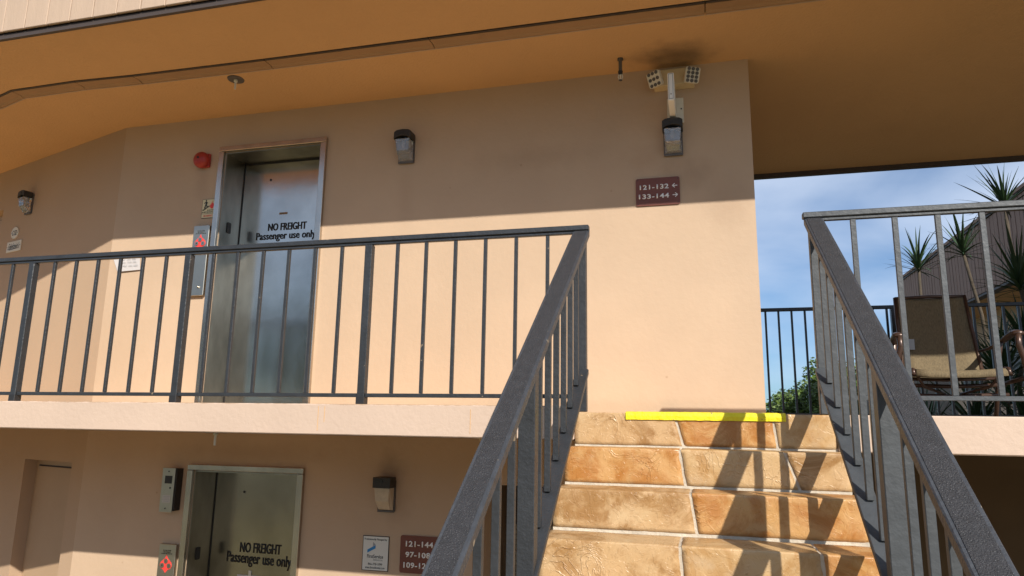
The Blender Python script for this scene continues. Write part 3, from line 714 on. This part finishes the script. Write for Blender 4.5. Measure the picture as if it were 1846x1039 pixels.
# ------------------------------------------------------------------ signs
def arrow(mb, x, z, s, d, y):
    """an open arrow pointing left (d=-1) or right (d=1)"""
    t_ = s*.16
    mb.box((x-s*.5, y-.001, z-t_/2), (x+s*.5, y, z+t_/2))
    for q in (-1, 1):
        a = (x+d*s*.52, z); b2_ = (x+d*s*.02, z+q*s*.45)
        dv = Vector((b2_[0]-a[0], b2_[1]-a[1])).normalized(); nn = (-dv.y*t_/2, dv.x*t_/2)
        mb.add([(a[0]+nn[0], y-.0014, a[1]+nn[1]), (a[0]-nn[0], y-.0014, a[1]-nn[1]), (b2_[0]-nn[0], y-.0014, b2_[1]-nn[1]), (b2_[0]+nn[0], y-.0014, b2_[1]+nn[1])], [(0, 1, 2, 3)])
t = thing('number_sign', 'brown sign reading 121-132 and 133-144 with two white arrows', 'sign', (-.264, WY, 1.677))
MB().poly(rrect(-.156, -.104, .156, .104, .014), 1, -.010, -.001).build('panel', m_signbrown, t)
text_mesh('lettering', '121-132', -.128, .018, .078, .054, -.0101, m_white, t, .025)
text_mesh('lettering', '133-144', -.135, -.052, .080, -.016, -.0101, m_white, t, .025)
a = MB(); arrow(a, .122, .037, .034, -1, -.0102); arrow(a, .122, -.033, .034, 1, -.0102); a.build('arrow', m_white, t)
for x_, z_ in ((-.142, .09), (.142, .09), (-.142, -.09), (.142, -.09)): MB().tube([(x_, -.0101, z_), (x_, -.012, z_)], .004, 6).build('screw', m_dark, t)
t = thing('number_sign', 'brown sign with three lines of white numbers, partly behind the stair handrail', 'sign', (-1.965, WY, -.925))
MB().poly(rrect(-.185, -.128, .215, .128, .014), 1, -.010, -.001).build('panel', m_signbrown, t)
for s_, x0_, x1_, z_ in (('121-144', -.143, .068, .052), ('97-108', -.143, .048, -.022), ('109-120', -.155, .05, -.094)):
    text_mesh('lettering', s_, x0_, z_, x1_, z_+.040, -.0101, m_white, t, .03)
t = thing('notice_sign', 'small silver notice with a blue logo beside the lower brown number sign', 'sign', (-2.345, WY, -.935))
MB().box((-.104, -.006, -.121), (.104, -.001, .121)).build('border', m_ink, t)
MB().box((-.0995, -.0075, -.1165), (.0995, -.0062, .1165)).build('panel', m_mgrey, t)
text_mesh('lettering', 'Professionally Managed by', -.09, .087, .088, .104, -.0076, m_ink, t)
text_mesh('lettering', 'FirstService', -.064, -.034, .062, -.008, -.0076, m_ink, t, .006)
text_mesh('lettering', 'RESIDENTIAL', -.014, -.050, .062, -.041, -.0076, m_greyp, t)
text_mesh('lettering', '866-378-1099', -.054, -.082, .058, -.066, -.0076, m_ink, t)
text_mesh('lettering', 'www.fsresidential.com', -.076, -.106, .078, -.090, -.0076, m_ink, t)
MB().add([(-.064, -.0085, .002), (.0, -.0085, .035), (.0, -.0085, .058), (-.064, -.0085, .024)], [(0, 1, 2, 3)]).build('logo_bar', m_blue, t)
MB().add([(-.022, -.0083, .048), (.0, -.0083, .060), (-.022, -.0083, .080)], [(0, 1, 2)]).build('logo_corner', m_greyp, t)
t = thing('fire_sign', 'small ivory sign with a running figure on stairs and a red flame', 'sign', (-4.078, WY, 1.80))
MB().box((-.068, -.005, -.088), (.068, -.001, .084)).build('border', m_gun, t)
MB().box((-.064, -.0062, -.046), (.064, -.0051, .080)).build('panel', m_lum, t)
MB().box((-.064, -.0062, -.084), (.064, -.0051, -.050)).build('panel', m_lum, t)
y = -.0064
fg = MB()
fg.poly([(-.028+.007*math.cos(a*.7), .070+.007*math.sin(a*.7)) for a in range(9)], 1, y-.0008, y)
fg.poly([(-.035, .062), (-.022, .062), (-.016, .045), (-.020, .030), (-.006, .012), (-.012, .006), (-.028, .024), (-.030, .010), (-.040, -.002), (-.045, .004), (-.038, .026), (-.034, .040)], 1, y-.0008, y)
fg.poly([(-.034, .060), (-.050, .046), (-.046, .042), (-.033, .052)], 1, y-.0008, y); fg.poly([(-.022, .058), (-.008, .050), (-.008, .044), (-.022, .050)], 1, y-.0008, y)
fg.build('running_figure', m_ink, t)
fg = MB()
for i in range(5): fg.box((-.060+.013*i, y-.0008, -.018+.008*i), (-.040+.013*i, y, -.010+.008*i))
fg.build('stair_symbol', m_ink, t)
MB().poly([(.030, -.004), (.016, .006), (.012, .022), (.018, .036), (.022, .028), (.026, .046), (.036, .066), (.036, .050), (.044, .040), (.048, .046), (.052, .024), (.048, .006), (.040, -.004)], 1, y-.0008, y).build('flame', m_redink, t)
text_mesh('lettering', 'IN CASE OF FIRE', -.010, -.022, .058, -.013, y, m_ink, t)
text_mesh('lettering', 'DO NOT USE ELEVATOR', -.060, -.040, .060, -.029, y, m_ink, t)
text_mesh('lettering', 'USE STAIRWAYS', -.045, -.075, .045, -.060, y, m_redink, t)

def call_panel(loc, label, steel, h):
    t = thing('lift_call_panel', label, 'call panel', loc)
    MB().poly(rrect(-.078, -h, .078, 0, .008), 1, -.034, -.001).build('faceplate', steel, t, .003)
    y = -.0341
    text_mesh('lettering', 'IN CASE OF FIRE', -.036, -.052, .036, -.044, y, m_ink, t)
    text_mesh('lettering', 'USE STAIRWAY', -.034, -.064, .034, -.056, y, m_ink, t)
    text_mesh('lettering', 'DO NOT USE ELEVATOR', -.050, -.076, .050, -.068, y, m_ink, t)
    cz = -.150
    d_ = MB().poly([(0, cz+.072), (.012, cz+.044), (.030, cz+.030), (.050, cz+.012), (.056, cz-.012), (.044, cz-.032), (.022, cz-.040), (0, cz-.066), (-.022, cz-.040), (-.044, cz-.032), (-.056, cz-.012), (-.050, cz+.012), (-.030, cz+.030), (-.012, cz+.044)], 1, y-.001, y).build('red_emblem', m_redink, t)
    for (bx, bz, ch) in ((0, cz+.024, '2'), (-.031, cz-.010, '1'), (.031, cz-.010, '3')):
        b_ = MB().tube([(bx, y-.001, bz), (bx, y-.006, bz)], .0185, 16).build('button', m_steelp, t)
        text_mesh('number', ch, bx-.004, bz-.007, bx+.004, bz+.007, y-.0062, m_ink, b_)
    if h > .5: MB().tube([(.02, y, -.54), (.02, y-.012, -.54)], .010, 10).build('key_switch', m_steelp, t)
    return t
call_panel((-4.105, WY, 1.640), 'tall steel call panel with red emblem beside the upper lift door', m_steelp, .615)
call_panel((-4.115, WY, -.965), 'bronze toned call panel with red emblem beside the lower lift door', m_steelp, .40)
t = thing('intercom_panel', 'narrow steel intercom panel with a dark screen above the lower call panel', 'intercom', (-4.125, WY, -.385))
MB().box((-.052, -.075, -.325), (.060, -.001, .0)).build('back_box', m_bronze, t, .003)
MB().box((-.068, -.084, -.335), (.050, -.0755, .006)).build('faceplate', m_steelp, t, .002)
MB().box((-.038, -.086, -.115), (.028, -.0842, -.055)).build('screen', m_dark, t)
MB().box((-.045, -.0852, -.262), (.030, -.0842, -.205)).build('label_sticker', m_paper, t)
for i, (a0, a1) in enumerate(((-.040, .025), (-.038, .020), (-.042, .026), (-.034, .018))):
    MB().box((a0, -.0858, -.216-.012*i), (a1, -.0853, -.2135-.012*i)).build('print_line', m_greyp, t)
for x_, z_, r_ in ((-.008, -.022, .005), (.018, -.148, .007), (-.010, -.305, .005)): MB().tube([(x_, -.0842, z_), (x_, -.088, z_)], r_, 8).build('screw', m_dark, t)

# apartment number and name plate on the left wall
def LW(a, z): return (BX-a*math.cos(-LWA), BY+a*math.sin(-LWA), z)
t = thing('door_number', 'oval white door number C132 on the wall above the name plate', 'door number', LW(1.825, 1.868), LWA)
MB().poly([(.072*math.cos(a*math.pi/12), .062*math.sin(a*math.pi/12)) for a in range(24)], 1, -.009, -.001).build('plate', m_offw, t)
text_mesh('lettering', 'C132', -.046, -.027, .046, .027, -.0092, m_ink, t, .006, .25)
for s_ in (-1, 1): MB().tube([(s_*.058, -.009, 0), (s_*.058, -.0105, 0)], .004, 6).build('screw', m_dark, t)
t = thing('name_plate', 'white name plate with script lettering under the oval door number', 'name plate', LW(1.80, 1.722), LWA)
MB().box((-.145, -.010, -.056), (.145, -.001, .056)).build('plate', m_offw, t, .002)
text_mesh('lettering', "Edelstein's", -.115, -.030, .120, .036, -.0102, m_ink, t, .0, .55)
MB().add([(-.09, -.0103, -.036), (.10, -.0103, -.028), (.10, -.0103, -.025), (-.09, -.0103, -.031)], [(0, 1, 2, 3)]).build('underline', m_ink, t)
for s_ in (-1, 1): MB().tube([(s_*.132, -.0102, 0), (s_*.132, -.012, 0)], .004, 6).build('screw', m_dark, t)

# paper notes
rn = random.Random(5)
t = thing('paper_note', 'loose handwritten paper note taped to the wall behind the railing', 'note', (-4.845, WY, 1.335))
c_, s_ = math.cos(R(14)), math.sin(R(14))
q = [(-.205, .115), (.10, .105), (.135, -.055), (-.10, -.065)]
MB().add([(q[0][0], -.004, q[0][1]), (q[1][0], -.003, q[1][1]), (q[2][0], -.014, q[2][1]), (q[3][0], -.018, q[3][1]), (q[0][0], -.0035, q[0][1]), (q[1][0], -.0025, q[1][1]), (q[2][0], -.0135, q[2][1]), (q[3][0], -.0175, q[3][1])],
         [(0, 1, 2, 3), (7, 6, 5, 4), (0, 4, 5, 1), (1, 5, 6, 2), (2, 6, 7, 3), (3, 7, 4, 0)]).build('sheet', m_paper, t)
wr = MB()
for zz_ in (.075, .043, .012, -.022):
    for x_ in (-.06, .0, .055): scribble(wr, x_-(zz_*.4), zz_, .042, .016, -.0195, rn)
wr.build('handwriting', m_greyp, t)
t = thing('paper_note', 'handwritten white note taped to the lower lift door under the lettering', 'note', (-3.555, 5.2605, -1.215))
MB().box((-.115, -.003, -.16), (.115, -.001, .0)).build('sheet', m_paper, t)
MB().box((-.012, -.0036, -.02), (.014, -.0031, .035)).build('tape', m_offw, t)
wr = MB()
for zz_ in (-.035, -.070, -.105, -.135):
    for x_ in (-.09, -.02, .04): scribble(wr, x_, zz_, .055, .02, -.0037, rn, .0016)
wr.build('handwriting', m_ink, t)

# ------------------------------------------------------------------ patio chair
t = thing('patio_chair', 'bronze framed patio chair with woven tan sling on the far walkway', 'chair', (1.80, 5.98, .062), R(-3))
t.scale = (1.05, 1.05, 1.05)
def sling(path, w0, w1, th=.006):
    vs = []; n = len(path)
    for i, (y, z) in enumerate(path):
        w_ = w0+(w1-w0)*i/(n-1)
        for k in range(7):
            u = -1+2*k/6
            vs.append((u*w_, y+.012*(1-u*u), z-.012*(1-u*u)))
    fs = []
    for i in range(n-1):
        for k in range(6): a = i*7+k; fs.append((a, a+1, a+8, a+7))
    N = len(vs); vs2 = [(x, y+th*.6, z-th*.8) for x, y, z in vs]
    fs2 = [tuple(N+i for i in reversed(f)) for f in fs]
    rim = list(range(7)) + [i*7+6 for i in range(1, n)] + [(n-1)*7+k for k in range(5, -1, -1)] + [i*7 for i in range(n-2, 0, -1)]
    fs3 = [(rim[i], rim[(i+1) % len(rim)], N+rim[(i+1) % len(rim)], N+rim[i]) for i in range(len(rim))]
    return MB().add(vs+vs2, fs+fs2+fs3)
sling([(-.262, .318), (-.268, .345), (-.245, .366), (-.18, .372), (0, .362), (.17, .350)], .275, .25).build('seat_sling', m_sling, t, smooth=True)
sling([(.185, .345), (.215, .40), (.27, .56), (.33, .76), (.375, .95), (.382, .975)], .25, .232).build('back_sling', m_sling, t, smooth=True)
for s_ in (-1, 1):
    MB().tube([(s_*.285, -.255, .325), (s_*.285, -.235, .362), (s_*.28, -.15, .368), (s_*.265, .05, .358), (s_*.258, .17, .350), (s_*.255, .22, .40), (s_*.25, .28, .57), (s_*.245, .34, .78), (s_*.238, .39, .975)], .015, 8).build('side_rail', m_brz, t, smooth=True)
    MB().tube([(s_*.355, -.28, .595), (s_*.36, -.22, .612), (s_*.355, -.10, .600), (s_*.345, .05, .572), (s_*.315, .20, .545), (s_*.262, .27, .53)], [.030, .031, .026, .022, .018, .015], 10, flat=(1.15, .55)).build('arm', m_brz, t, smooth=True)
    MB().tube([(s_*.355, -.265, .595), (s_*.352, -.262, .52), (s_*.375, -.25, .44), (s_*.388, -.24, .34), (s_*.375, -.25, .2), (s_*.372, -.26, .002)], [.020, .019, .018, .018, .018, .017], 10).build('front_leg', m_brz, t, smooth=True)
    MB().tube([(s_*.335, .02, .57), (s_*.325, .08, .44), (s_*.33, .16, .30), (s_*.335, .26, .12), (s_*.335, .33, .002)], .016, 8).build('rear_leg', m_brz, t, smooth=True)
    MB().tube([(s_*.375, -.22, .30), (s_*.345, .0, .285), (s_*.335, .17, .28)], .014, 8).build('side_stretcher', m_brz, t, smooth=True)
    MB().tube([(s_*.27, -.20, .355), (s_*.2, -.12, .25), (s_*.05, .0, .205)], .010, 8).build('spring_brace', m_brz, t, smooth=True)
for (y_, z_, r_) in ((-.15, .335, .012), (.14, .325, .012), (.0, .27, .014), (-.04, .20, .013), (.15, .21, .012)):
    MB().tube([(-.33, y_, z_), (0, y_, z_-.012), (.33, y_, z_)], r_, 8).build('cross_bar', m_brz, t, smooth=True)
MB().tube([(-.24, .388, .97), (0, .392, .978), (.24, .388, .97)], .013, 8).build('top_bar', m_brz, t, smooth=True)
MB().box((-.235, .245, .55), (-.16, .252, .63)).build('care_label', m_greyp, t)

# ------------------------------------------------------------------ things in the dark passage below
t = thing('slatted_panel', 'pale slatted timber panel leaning in the dark opening under the walkway', 'panel', (-1.28, 5.75, -1.22), R(-8))
for i in range(11):
    MB().box((-.28, -.012-.002*(i % 2), .04*i+.001), (.10, .01, .04*i+.035)).build('slat', m_slat, t)
MB().box((-.30, .011, -.02), (.12, .03, .47)).build('backing', m_brownwood, t)
t = thing('plank_gate', 'dark plank gate with a sloping top rail in the opening under the walkway', 'gate', (-1.0, 5.9, ZG))
for i in range(8): MB().box((-.30+.09*i, 0, 0), (-.215+.09*i, .02, 1.37+.022*i)).build('plank', m_slat, t)
MB().add([(-.34, -.03, 1.38), (.46, -.03, 1.60), (.46, .04, 1.60), (-.34, .04, 1.38), (-.34, -.03, 1.42), (.46, -.03, 1.64), (.46, .04, 1.64), (-.34, .04, 1.42)], [(0,1,2,3),(4,5,6,7),(0,1,5,4),(1,2,6,5),(2,3,7,6),(3,0,4,7)]).build('top_rail', m_offw, t)
t = thing('low_wall', 'low peach wall stub inside the opening under the walkway', 'wall', (-1.35, 5.40, ZG))
MB().box((-.20, 0, 0), (.12, .12, 1.40)).build('body', m_wall, t)

# ------------------------------------------------------------------ neighbouring wing
t = thing('neighbouring_wing', 'neighbouring wing with tall grey brown board parapet rising at right', 'building')
WX = 5.25
b0 = MB().box((0, 0, 0), (.02, .158, 1.30)).build('siding_board', m_board, t)
b0.location = (WX-.02, 7.6, 2.62)
yy = 7.6+.18
while yy < 20.6: inst(b0, t, (WX-.02+random.uniform(-.003, .003), yy, 2.62)); yy += .18
MB().box((WX+.001, 7.6, 2.60), (WX+.12, 20.7, 4.0)).build('parapet', m_trim, t)
MB().box((WX-.045, 7.5, 3.925), (WX-.021, 20.75, 3.965)).build('trim_strip', m_trim, t)
MB().box((WX-.06, 7.5, 3.97), (WX+.20, 20.75, 4.03)).build('coping', m_board, t)
MB().box((WX-.03, 7.5, 2.56), (WX+.12, 20.7, 2.599)).build('drip_trim', m_trim, t)
MB().box((WX+.121, 7.6, 2.58), (7.2, 20.7, 2.75)).build('soffit', m_soffit, t)
MB().box((WX+.9, 7.6, -.05), (7.2, 20.7, 2.579)).build('upper_wall', m_wall, t)
MB().box((WX+.0, 7.6, -.25), (7.2, 20.7, -.051)).build('slab', m_slab, t)
MB().box((WX+.9, 7.6, ZG), (7.2, 20.7, -.251)).build('lower_wall', m_wall, t)
for yy in (9.3, 12.3, 15.3, 18.3):
    w_ = MB().box((WX+.87, yy, .9), (WX+.899, yy+1.2, 2.1)).build('window', m_trim, t)
    MB().box((WX+.855, yy+.06, .96), (WX+.869, yy+.58, 2.04)).build('pane', m_gun, w_)
    MB().box((WX+.855, yy+.62, .96), (WX+.869, yy+1.14, 2.04)).build('pane', m_gun, w_)
t2 = thing('utility_cabinet', 'pale grey wall panel seen under the patio chair beyond the black railing', 'panel', (3.1, 12.6, ZG))
MB().box((-.55, 0, 0), (.75, .25, 3.95)).build('panel', m_conc, t2, .01)
MB().box((-.58, -.03, 3.951), (.78, .28, 4.0)).build('cap', m_conc, t2)

# ------------------------------------------------------------------ planting
def blade(seed, L, W):
    r_ = random.Random(seed); n = 5; vs = []; bend = r_.uniform(.05, .7)
    for i in range(n+1):
        f = i/n; w_ = W*(1-f)**.7*(.55+.45*min(1, f*4)) if i < n else .0008
        z = L*f*math.cos(bend*f*.7); x = L*f*math.sin(bend*f)*.55
        vs += [(x, -w_, z+.001), (x+.25*w_, 0, z-.12*w_), (x, w_, z+.001)]
    fs = []
    for i in range(n): a = i*3; fs += [(a, a+1, a+4, a+3), (a+1, a+2, a+5, a+4)]
    return MB().add(vs, fs)
BLADES = []
def dracaena(x, y, heads, label, nleaf=42, L=.62, group='dracaenas growing behind the black railing'):
    t = thing('dracaena', label, 'plant', (x, y, ZG), 0, group)
    global BLADES
    if not BLADES:
        for i in range(4):
            o = blade(i, .60, .023).build('leaf', m_drac if i % 2 else m_drac2, t)
            BLADES.append(o)
        first = True
    r_ = random.Random(int(x*100+y*10))
    for (hx, hy, hz, wig) in heads:
        base = Vector((r_.uniform(-.15, .15), r_.uniform(-.15, .15), 0)); top = Vector((hx-x, hy-y, hz-ZG))
        pts = []; m_ = 12
        for i in range(m_+1):
            f = i/m_; p = base.lerp(top, f)
            p += Vector((math.sin(f*math.pi*2.2+wig)*.24*math.sin(f*math.pi), math.cos(f*5+wig)*.08*math.sin(f*math.pi), 0))
            pts.append(p)
        MB().tube(pts, [.035-.015*i/m_ for i in range(m_+1)], 8).build('trunk', m_trunk, t, smooth=True)
        for k in range(nleaf):
            f = (k+.5)/nleaf; el = R(-6+92*f**.8)+r_.uniform(-.14, .14); az = k*2.399+r_.uniform(-.2, .2)
            src = BLADES[r_.randrange(4)]; s_ = L/.62*r_.uniform(.6, 1.15)
            o = bpy.data.objects.new('leaf', src.data); col.objects.link(o); o.parent = t
            o.location = top + Vector((0, 0, -.06+.08*f))
            o.rotation_euler = (0, math.pi/2-el, az); o.scale = (s_, s_, s_)
    return t
dracaena(3.02, 11, [(3.04, 11.0, 2.30, 0)], 'slender dracaena nearest the sky, left of the others', 38, .60)
dracaena(3.35, 10, [(3.29, 10.0, 2.28, 2)], 'tall dracaena with curving trunk in front of the board parapet', 42, .58)
dracaena(3.5, 9, [(3.44, 9.0, 2.58, 3)], 'tallest dracaena, its head above the grey top rail at far right', 40, .60)
dracaena(3.3, 8.2, [(3.10, 8.0, 1.46, 1), (3.45, 8.3, 1.30, 4)], 'broad dracaena head hanging low at the right edge', 50, .62)
dracaena(2.9, 8.6, [(2.95, 8.3, .55, 1), (3.25, 8.4, .85, 4), (3.3, 9.2, .35, 2)], 'low dense dracaena clump behind the black railing', 64, .75)
dracaena(2.5, 8.3, [(2.65, 8.2, .02, 1), (3.05, 8.0, -.05, 4), (2.35, 8.8, -.15, 2)], 'short dracaena clump seen under the patio chair', 60, .72)
for o in BLADES: o.location = (0, .15, 2.2); o.rotation_euler = (0, R(60), random.uniform(0, 6))

def tree(loc, h, cr, label, seed, n=2600, ls=.16, group='trees beyond the building', mts=None):
    r_ = random.Random(seed)
    t = thing('shade_tree', label, 'tree', loc, 0, group)
    tb = MB(); th = h*.5
    tb.tube([(0, 0, -.2), (.1*r_.uniform(-1, 1), .1, th*.5), (.2*r_.uniform(-1, 1), 0, th)], [h*.035, h*.027, h*.02], 8)
    clumps = []
    for i in range(16):
        a = i*2.4; rr = cr*.72*math.sqrt(r_.random()); z = h*.72+(h*.26)*(r_.uniform(-1, 1))*(1-.5*rr/cr)
        c = Vector((rr*math.cos(a), rr*math.sin(a), z)); clumps.append((c, cr*r_.uniform(.28, .46)))
        if i % 2 == 0: tb.tube([(0, 0, th*.85), tuple(c*.55+Vector((0, 0, th*.35))), tuple(c)], [h*.014, h*.009, h*.004], 6)
    tb.build('trunk', m_trunk, t)
    vs = []; fs = []; mi = []
    for k in range(n):
        c, rad = clumps[r_.randrange(len(clumps))]
        d = Vector((r_.gauss(0, 1), r_.gauss(0, 1), r_.gauss(0, 1))).normalized()
        p = c + d*rad*(r_.random()**.35)*Vector((1, 1, .72)).length/1.6
        for q_ in range(2):
            p2 = p + Vector((r_.uniform(-1, 1), r_.uniform(-1, 1), r_.uniform(-1, 1)))*ls*.8
            u = Vector((r_.gauss(0, 1), r_.gauss(0, 1), r_.gauss(0, .6))).normalized(); v = u.cross(Vector((r_.gauss(0, 1), r_.gauss(0, 1), r_.gauss(0, 1)))).normalized()
            s_ = ls*r_.uniform(.5, 1); o_ = len(vs)
            vs += [tuple(p2-u*s_), tuple(p2+v*s_*.42), tuple(p2+u*s_), tuple(p2-v*s_*.42)]; fs.append((o_, o_+1, o_+2, o_+3)); mi.append(1 if r_.random() < .35 else 0)
    mb = MB(); mb.v = vs; mb.f = fs; mb.mi = mi
    me = bpy.data.meshes.new('crown'); me.from_pydata(vs, [], fs); me.materials.append(m_leaf); me.materials.append(m_leaf2); me.polygons.foreach_set('material_index', mi)
    o = bpy.data.objects.new('crown', me); col.objects.link(o); o.parent = t
    return t
ZT = ZG-.12
tree((3.1, 22.5, ZT), 4.1, 1.6, 'rounded green tree beyond the black railing beside the wall corner', 1, 9000, .085)
tree((5.0, 25.5, ZT), 4.9, 1.7, 'green tree seen between the balusters of the right stair handrail', 2, 8000, .10)
tree((7.0, 28, ZT), 4.6, 2.0, 'green tree low behind the patio chair', 3, 6000, .13)
tree((-12, 30, ZT), 5.5, 2.8, 'broad tree behind the building, hidden from the stairs', 4, 2500, .22)
for i, (x_, y_, h_, c_) in enumerate(((-17, -22, 8.0, 4.0), (-10, -24, 7.0, 3.6), (-3, -23, 7.6, 3.8), (5, -25, 6.0, 3.2), (12, -26, 6.4, 3.6), (19, -24, 6.0, 3.2), (-25, -20, 8.4, 4.0))):
    lab = ['widest tree across the road', 'second tree across the road, opposite the lift doors', 'tree across the road straight behind the stairs', 'lower tree across the road to the right', 'full crowned tree across the road to the right', 'last tree across the road at far right', 'tall tree across the road at far left'][i]
    tree((x_, y_, ZT), h_, c_, lab, 20+i, 3600, .30, 'trees across the road')
